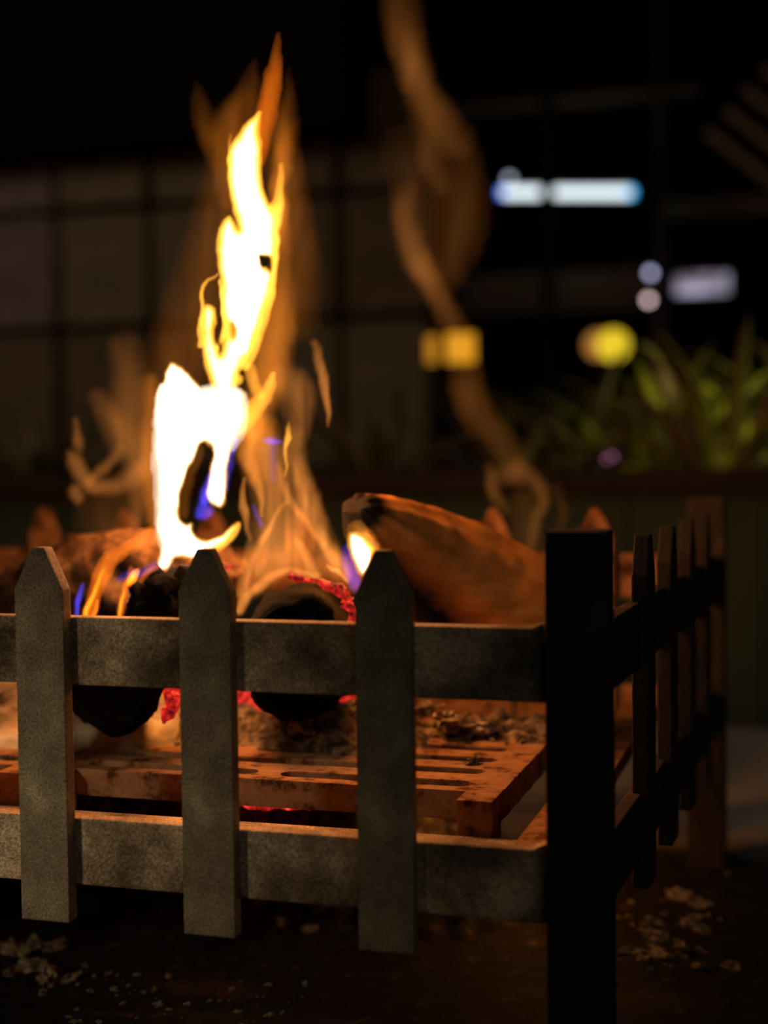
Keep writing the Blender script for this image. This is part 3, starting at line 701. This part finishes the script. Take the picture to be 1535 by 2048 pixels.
        f2 = np.stack([idb[cj, ci], idb[cj + 1, ci], idb[cj + 1, ci + 1], idb[cj, ci + 1]], 1)
        W_ = []
        for dj, di, (a0, a1), (b0, b1) in ((-1, 0, (0, 0), (0, 1)), (1, 0, (1, 1), (1, 0)), (0, -1, (1, 0), (0, 0)), (0, 1, (0, 1), (1, 1))):
            m = ~cell[cj + dj, ci + di]; j, i = cj[m], ci[m]
            W_.append(np.stack([idf[j + b0, i + b1], idf[j + a0, i + a1], idb[j + a0, i + a1], idb[j + b0, i + b1]], 1))
        Fc = np.vstack([f1[:, ::-1], f2[:, ::-1]] + [q[:, ::-1] for q in W_])
        me = bpy.data.meshes.new(name); me.vertices.add(len(V)); me.vertices.foreach_set('co', V.astype(np.float32).ravel())
        me.loops.add(Fc.size); me.loops.foreach_set('vertex_index', Fc.astype(np.int32).ravel())
        me.polygons.add(len(Fc)); me.polygons.foreach_set('loop_start', np.arange(0, Fc.size, 4, dtype=np.int32))
        me.update(calc_edges=True); me.validate()
        return obj(name, me, mat, parent)
E_W, E_A, E_V, E_B = 600.0, 160.0, 12.0, 80.0
F_WHITE = flame_mat('flame_white_hot', (1.0, 0.80, 0.60), E_W)
F_GOLD = flame_mat('flame_gold', (1.0, 0.40, 0.035), E_A)
F_AMBER = flame_mat('flame_amber', (1.0, 0.27, 0.022), E_V)
F_TAN = flame_mat('flame_veil_tan', (1.0, 0.32, 0.055), E_V)
F_ORANGE = flame_mat('flame_orange', (1.0, 0.19, 0.008), E_A)
F_BLUE = flame_mat('flame_blue', (0.10, 0.07, 0.95), E_B)
def fthing(px, py, Y, label, name='flame'):
    t = empty(name, P3(px, py, Y)); tag(t, label, 'flame'); return t

# --- tall bright flame
body = [(341, 724), (356, 732), (376, 752), (400, 776), (420, 795), (440, 786), (462, 776), (486, 790), (488, 830), (478, 862), (462, 892), (455, 930), (454, 975), (448, 1005), (436, 1016),
        (420, 1004), (416, 985), (422, 945), (424, 905), (412, 880), (396, 890), (384, 925), (368, 965), (356, 1010), (358, 1042), (374, 1050), (384, 1046), (390, 1070), (412, 1080), (438, 1078), (460, 1060),
        (474, 1048), (458, 1072), (440, 1092), (412, 1108), (386, 1120), (352, 1112), (338, 1134), (324, 1138), (318, 1128), (322, 1102), (326, 1080), (318, 1050), (318, 1000), (316, 940), (312, 880), (310, 820), (316, 776), (328, 762), (332, 736)]
upper = [(426, 792), (420, 760), (412, 720), (408, 680), (403, 640), (404, 620), (412, 612), (424, 618), (428, 640), (424, 668), (432, 700), (440, 712), (446, 690), (450, 650), (444, 600), (446, 565), (438, 520),
         (438, 480), (444, 446), (456, 430), (468, 444), (476, 460), (478, 446), (466, 412), (456, 370), (457, 320), (462, 296), (476, 270), (492, 252), (508, 236), (520, 226), (518, 252), (518, 300), (520, 350), (528, 386), (542, 414),
         (553, 440), (552, 480), (549, 520), (543, 566), (532, 610), (518, 656), (500, 700), (482, 730), (472, 752), (462, 790)]
T1 = fthing(390, 1120, 1.0, 'tall bright white and yellow flame rising from the ash crusted log')
f = Field(280, 620, 200, 1170, 2.5)
f.poly(body, 16, 9.0, 2.0, grow=2); f.poly(upper, 18, 3.2, 1.7, grow=-1)
f.stroke([(420, 800, 40, 3.5), (452, 812, 58, 4.2), (462, 848, 46, 2.2), (458, 885, 34, .8)], 3.2, 'max')
f.poly([(318, 760), (300, 820), (300, 960), (312, 1080), (330, 1130), (350, 1110), (352, 980), (400, 880), (420, 820)], 24, 1.3, 1.6, grow=6)
f.stroke([(440, 900, 22, .8), (440, 960, 18, .8), (436, 1000, 14, .5)], 1.6)
f.poly([(330, 1010), (345, 960), (372, 900), (400, 850), (420, 820), (330, 800), (322, 900)], 26, 6, 1.4)
f.stroke([(490, 300, 14, 3.0), (492, 380, 18, 4.0), (510, 440, 22, 5), (500, 540, 26, 7), (490, 640, 22, 6), (480, 700, 14, 3)], 1.5)
f.poly([(508, 494), (520, 500), (545, 506), (552, 530), (546, 562), (532, 552), (520, 546), (512, 522)], 9, 1, mode='cut')
f.poly([(450, 640), (470, 634), (486, 655), (480, 682), (462, 690), (448, 668)], 10, 1, mode='cut')
f.build('flame_core', T1, F_WHITE, E_W, 1.0)
f = Field(270, 640, 20, 1190, 2.5)
f.poly(body, 7, 1.2, 0.9, grow=3); f.poly(upper, 8, 2.2, 0.9, grow=4)
f.stroke([(404, 690, 8, 1.5), (401, 640, 6, 1.8), (404, 590, 4, 1.4), (416, 562, 3, .8), (436, 545, 3, .6)], 1)       # thin loop on the left
f.stroke([(432, 700, 5, 2), (447, 660, 6, 2.2), (447, 600, 5, 2), (440, 560, 5, 1.4)], 1)
f.stroke([(560, 330, 7, .5), (556, 400, 11, 1.6), (549, 430, 14, 2.5), (552, 500, 8, 2.2), (548, 560, 9, 2.2), (538, 610, 10, 1.8), (515, 670, 14, 2), (490, 730, 14, 2)], 1)
f.stroke([(470, 760, 16, 2.2), (450, 745, 14, 2.0), (440, 770, 14, 2)], 1)
f.poly([(514, 500), (524, 506), (541, 510), (545, 530), (542, 552), (530, 540), (520, 536)], 6, 1, mode='cut')
f.poly([(456, 642), (470, 638), (480, 655), (476, 676), (462, 682), (454, 664)], 16, 1, mode='cut')
f.stroke([(428, 575, 8, 1), (434, 610, 9, 1), (434, 640, 6, 1)], .8, 'cut'); f.stroke([(437, 655, 6, .9), (434, 680, 9, .95), (440, 700, 5, .8)], .8, 'cut')
f.stroke([(460, 270, 4, .2), (458, 310, 4, .8), (460, 370, 5, .9), (476, 420, 4, .7), (482, 440, 3, .6)], 1)
f.stroke([(545, 750, 8, .9), (532, 790, 18, 1.1), (505, 820, 24, 1.3), (482, 850, 20, 1.2)], 1)          # hook to the right
f.stroke([(498, 740, 14, .8), (505, 770, 14, .8), (520, 790, 12, .6)], 1)
f.stroke([(475, 1050, 8, 1.2), (455, 1078, 12, 1.9), (425, 1100, 12, 1.8)], 1)
f.fibre(.22, 9, 60, 4)
f.build('flame_rim', T1, F_GOLD, E_A, 1.004)
f = Field(480, 600, 20, 400, 2.5, 1.2, 1.1)
f.stroke([(558, 40, 4, 0), (553, 90, 12, .14), (548, 135, 17, .36), (541, 180, 20, .55), (532, 230, 23, .65), (522, 280, 20, .6), (510, 330, 16, .4)], 1.0)
f.build('flame_tip', T1, F_ORANGE, E_A, 1.006, seed=0.0)
f = Field(250, 690, 100, 1120, 4, 2.2, 1.7)
f.stroke([(580, 120, 6, 0), (576, 190, 12, .05), (572, 260, 18, .12), (566, 320, 16, .3), (556, 370, 14, .5), (560, 420, 14, .5), (565, 500, 16, .30), (560, 560, 22, .30), (552, 640, 30, .42), (540, 720, 34, .48), (525, 790, 30, .5), (500, 850, 26, .4)], 1)
f.stroke([(510, 110, 6, 0), (500, 190, 22, .07), (475, 290, 38, .10), (450, 400, 45, .09), (420, 520, 50, .08), (390, 640, 60, .08), (360, 740, 60, .10), (310, 850, 50, .08)], 1.2)
f.stroke([(492, 140, 5, 0), (478, 200, 16, .07), (455, 250, 22, .14), (448, 330, 18, .14), (450, 400, 14, .10)], 1)
f.stroke([(392, 150, 5, 0), (404, 220, 18, .04), (420, 280, 18, .09), (430, 340, 10, .03)], 1)
f.stroke([(552, 180, 5, 0), (560, 300, 28, .12), (580, 420, 34, .12), (600, 520, 34, .09), (590, 640, 40, .07)], 1.2)
f.stroke([(520, 860, 30, .6), (505, 900, 26, .5), (510, 950, 20, .35)], 1)
f.stroke([(300, 760, 14, .2), (298, 860, 16, .35), (300, 960, 16, .3), (308, 1040, 14, .3)], 1)
f.fibre(.45, 16, 80, 12, 0.1)
f.build('outer_veil', T1, F_AMBER, E_V, 1.03, (0.018, 0.01), 1.0)
f = Field(360, 500, 840, 1060, 2.5)
f.poly([(428, 925), (432, 960), (418, 1000), (430, 1020), (424, 1036), (392, 1036), (390, 1015), (398, 985), (412, 955)], 9, .62, 1)
f.stroke([(430, 920, 5, .5), (428, 960, 6, .5), (410, 1000, 10, .5)], 1)
f.stroke([(474, 876, 5, .4), (466, 900, 6, .45), (460, 930, 5, .3), (456, 980, 4, .12)], 1)
f.fibre(.3, 8, 30, 2)
f.build('blue_base', T1, F_BLUE, E_B, 1.01)
f = Field(350, 420, 870, 1060, 2.5)
f.stroke([(405, 895, 10, .5), (388, 940, 12, .5), (372, 985, 12, .45), (366, 1030, 12, .5)], 1)
f.build('inner_tongue', T1, F_AMBER, 60, 1.012)

# --- veil of fainter flame on the right over the charred log
T2 = fthing(600, 1160, 1.03, 'translucent fan of orange flame streaks over the thick charred log', 'flame_veil')
f = Field(450, 720, 640, 1245, 3, 1.6, 1.35)
f.poly([(492, 890), (530, 850), (585, 880), (625, 935), (650, 1010), (680, 1080), (700, 1150), (640, 1160), (560, 1165), (500, 1210), (472, 1215), (470, 1150), (490, 1080), (494, 1000)], 26, .15, 1)
f.stroke([(502, 865, 14, .2), (492, 910, 14, .34), (506, 950, 13, .38), (522, 990, 7, .35), (522, 1030, 4, .2)], 1)
f.stroke([(488, 960, 4, .2), (486, 1010, 7, .42), (494, 1045, 6, .3), (500, 1080, 4, .2)], 1)
f.stroke([(556, 935, 5, .1), (570, 985, 7, .2), (598, 1026, 8, .25), (632, 1068, 7, .25), (660, 1105, 9, .24), (676, 1150, 11, .2)], 1)
f.stroke([(585, 930, 8, .08), (600, 980, 10, .16), (622, 1040, 12, .18), (650, 1085, 10, .16)], 1); f.stroke([(530, 1060, 10, .1), (528, 1100, 12, .18), (520, 1145, 12, .14)], 1)
f.stroke([(600, 1000, 16, .08), (590, 1060, 24, .16), (580, 1120, 26, .18)], 1.2); f.stroke([(500, 1090, 8, .1), (490, 1140, 10, .2), (480, 1190, 8, .16)], 1)
f.stroke([(572, 1000, 3, .14), (548, 1040, 6, .26), (520, 1085, 8, .28), (503, 1130, 7, .24), (486, 1190, 5, .16)], 1)
f.stroke([(540, 900, 20, .14), (548, 960, 20, .2), (556, 1040, 26, .2), (560, 1100, 34, .24), (540, 1130, 34, .22)], 1.2)
f.stroke([(590, 870, 18, .1), (600, 940, 18, .14), (620, 1000, 18, .16), (640, 1060, 16, .14)], 1)
f.stroke([(476, 1222, 8, .4), (498, 1188, 9, .42), (540, 1158, 8, .40), (585, 1144, 7, .34), (640, 1150, 6, .2)], 1)
f.stroke([(595, 1085, 8, .2), (612, 1110, 12, .34), (625, 1150, 12, .3)], 1)
f.stroke([(640, 1060, 10, .1), (668, 1110, 14, .3), (692, 1150, 12, .3)], 1)
f.stroke([(655, 1130, 2, .6), (675, 1148, 3, .9), (694, 1162, 2, .5)], 1)
f.stroke([(562, 760, 30, .12), (590, 780, 34, .17), (598, 830, 28, .14), (590, 880, 20, .1)], 1)
f.stroke([(628, 690, 10, .10), (642, 740, 10, .26), (650, 790, 8, .30), (657, 830, 5, .26), (655, 850, 3, .1)], 1)
f.fibre(.45, 9, 70, 21, 0.0); f.L *= 1.4
f.build('flame_streaks', T2, F_TAN, E_V, 1.03, (0.014, 0.01), 2.0)
f = Field(555, 600, 830, 980, 2.5)
f.stroke([(575, 848, 3, .3), (575, 875, 6, 1.3), (573, 905, 4, .9), (570, 955, 2.5, .5)], 1)
f.build('thin_tongue', T2, F_GOLD, E_A, 1.02)
f = Field(500, 740, 860, 1210, 2.5)
f.stroke([(528, 881, 6, .2), (545, 881, 9, .8), (560, 881, 6, .4)], 1); f.stroke([(548, 900, 12, .10), (545, 960, 10, .06)], 1)
f.stroke([(505, 1010, 5, .2), (518, 1050, 5, .25)], 1)
f.build('blue_wisp', T2, F_BLUE, E_B, 1.02)

# --- left wisps
T3 = fthing(230, 1060, 1.12, 'faint tan wisps of flame left of the tall bright flame', 'flame_veil')
f = Field(110, 340, 640, 1080, 4, 2.2, 1.7)
f.stroke([(150, 840, 5, .1), (156, 880, 10, .22), (158, 900, 8, .1)], 1)
f.stroke([(136, 905, 6, .1), (150, 925, 14, .26), (170, 955, 16, .32), (195, 975, 14, .28), (240, 970, 16, .2), (280, 940, 20, .2)], 1)
f.stroke([(150, 985, 14, .24), (158, 995, 12, .22)], 1); f.stroke([(180, 960, 10, .2), (215, 930, 12, .2), (240, 895, 10, .1)], 1)
f.stroke([(250, 700, 30, .06), (262, 780, 30, .14), (256, 840, 30, .2), (282, 900, 26, .24), (276, 970, 20, .2), (272, 1040, 14, .2)], 1)
f.stroke([(200, 800, 20, .08), (225, 850, 22, .14), (245, 900, 22, .14)], 1); f.stroke([(220, 1000, 50, .04), (215, 1050, 50, .07), (240, 1090, 40, .1)], 1)
f.fibre(.4, 22, 70, 31, -0.2); f.L *= 0.85
f.build('flame_wisps', T3, F_TAN, E_V, 1.12, (0.02, 0.01), 3.0)

# --- low orange flames at the left of the log
T4 = fthing(200, 1240, 0.96, 'low leaning orange flame with blue foot behind the top rail')
f = Field(130, 340, 1030, 1262, 2.5)
f.stroke([(318, 1046, 8, .2), (285, 1078, 14, .4), (250, 1100, 18, .55), (222, 1118, 20, .7), (205, 1150, 20, .75), (190, 1190, 16, .7), (178, 1240, 12, .7)], 1)
f.stroke([(208, 1140, 4, .6), (190, 1180, 5, 1.6), (177, 1215, 4.5, 2.2), (173, 1243, 4, 2.0)], 1)
f.stroke([(196, 1200, 4, .7), (188, 1235, 5, 1.2)], 1)
f.stroke([(262, 1140, 10, .3), (252, 1175, 9, .6), (244, 1215, 9, .8), (240, 1248, 8, .7)], 1)
f.stroke([(250, 1180, 3, 1.2), (243, 1215, 3.5, 2.4), (239, 1245, 3.5, 1.6)], 1)
f.stroke([(278, 1138, 5, 1.2), (266, 1152, 9, 4), (258, 1164, 7, 2)], 1)
f.stroke([(318, 1132, 5, .5), (298, 1142, 8, .5), (282, 1156, 8, .3)], 1)
f.fibre(.2, 7, 50, 17, 0.4)
f.build('flame_tongue', T4, F_ORANGE, E_A, 0.965, (0.005, 0.004))
f = Field(130, 330, 1050, 1262, 2.5)
f.stroke([(164, 1170, 5, .3), (156, 1205, 7, .8), (153, 1240, 6, .6)], 1)
f.stroke([(235, 1165, 7, .10), (255, 1150, 10, .16), (290, 1140, 10, .16), (320, 1126, 8, .12)], 1)
f.build('blue_base', T4, F_BLUE, E_B, 0.968)

# --- small flame right of the middle
T5 = fthing(722, 1140, 0.97, 'small white teardrop flame beside the tip of the third picket')
tear = [(698, 1066), (712, 1066), (728, 1078), (742, 1100), (744, 1122), (736, 1138), (724, 1146), (714, 1132), (702, 1108), (697, 1086)]
f = Field(640, 790, 1020, 1190, 2.5); f.poly(tear, 10, 6, 1.4, grow=-1); f.build('flame_core', T5, F_WHITE, E_W, 0.97, (0, 0))
f = Field(640, 800, 1010, 1190, 2.5); f.poly(tear, 7, 1.0, 1, grow=5); f.stroke([(712, 1060, 30, .15), (728, 1095, 38, .3), (730, 1125, 34, .2)], 1.2); f.build('flame_rim', T5, F_GOLD, E_A, 0.975, (0, 0))
f = Field(640, 800, 1060, 1230, 2.5); f.stroke([(690, 1095, 10, .12), (696, 1130, 18, .35), (708, 1158, 16, .42), (716, 1178, 10, .2)], 1); f.build('blue_base', T5, F_BLUE, E_B, 0.978, (0, 0))

# --- faint tall wisp on the right
T6 = fthing(1040, 1100, 1.2, 'faint blurred orange wisp climbing right of the tall flame to the top', 'flame_veil')
f = Field(740, 1150, -60, 1130, 5, 2.2, 1.7)
f.stroke([(800, -60, 30, .04), (802, 20, 32, .08), (812, 80, 30, .16), (826, 130, 26, .22), (845, 190, 26, .14), (880, 240, 30, .12), (905, 290, 26, .08)], 1)
f.stroke([(835, 150, 30, .05), (855, 250, 26, .08), (862, 320, 22, .09), (878, 370, 20, .05)], 1)
f.stroke([(812, 380, 20, .04), (806, 430, 20, .14), (822, 490, 22, .2), (848, 545, 22, .28), (872, 590, 20, .18), (900, 640, 24, .09), (925, 720, 28, .06), (938, 790, 30, .12), (962, 840, 30, .08), (1005, 885, 26, .06), (1032, 930, 22, .07)], 1)
f.stroke([(920, 280, 30, .03), (930, 380, 40, .06), (925, 460, 40, .06), (900, 540, 34, .05)], 1)
f.stroke([(812, 300, 50, .02), (860, 420, 60, .035), (860, 500, 50, .03)], 1)
f.stroke([(978, 935, 10, .05), (985, 985, 12, .12), (1008, 1020, 12, .05)], 1)
f.stroke([(1000, 955, 18, .08), (1035, 945, 22, .14), (1070, 965, 16, .12), (1084, 1005, 12, .12), (1068, 1050, 12, .09), (1060, 1110, 10, .06)], 1)
f.stroke([(1110, 980, 14, .02), (1125, 1030, 12, .05), (1115, 1080, 10, .02)], 1); f.stroke([(1045, 1000, 20, .05), (1050, 1080, 30, .05)], 1)
f.L *= 0.72
f.fibre(.35, 24, 110, 41, 0.15)
f.build('flame_wisps', T6, F_TAN, E_V, 1.2, (0.03, 0.02), 4.0)

# light of the flames themselves, plus an added lamp under the grate
def fire_light(px, py, Y, e, size, col=(1.0, 0.30, 0.04)): return lamp('fire_light', 'POINT', P3(px, py, Y), e, col, size=size)
fire_light(400, 820, 1.045, 3.4, 0.03)
fire_light(490, 560, 1.045, 1.8, 0.03)
fire_light(350, 1080, 1.045, 0.35, 0.015)
fire_light(722, 1105, 1.03, 0.6, 0.008)
q_ = W(0.09, 0.36, 0.075); lamp('under_grate_fill', 'POINT', q_, 0.22, (1.0, 0.36, 0.06), size=0.015)  # added lamp low at the right, brightens the ash beside the basket
fire_light(650, 1390, 1.10, 0.4, 0.02, (1.0, 0.16, 0.03))
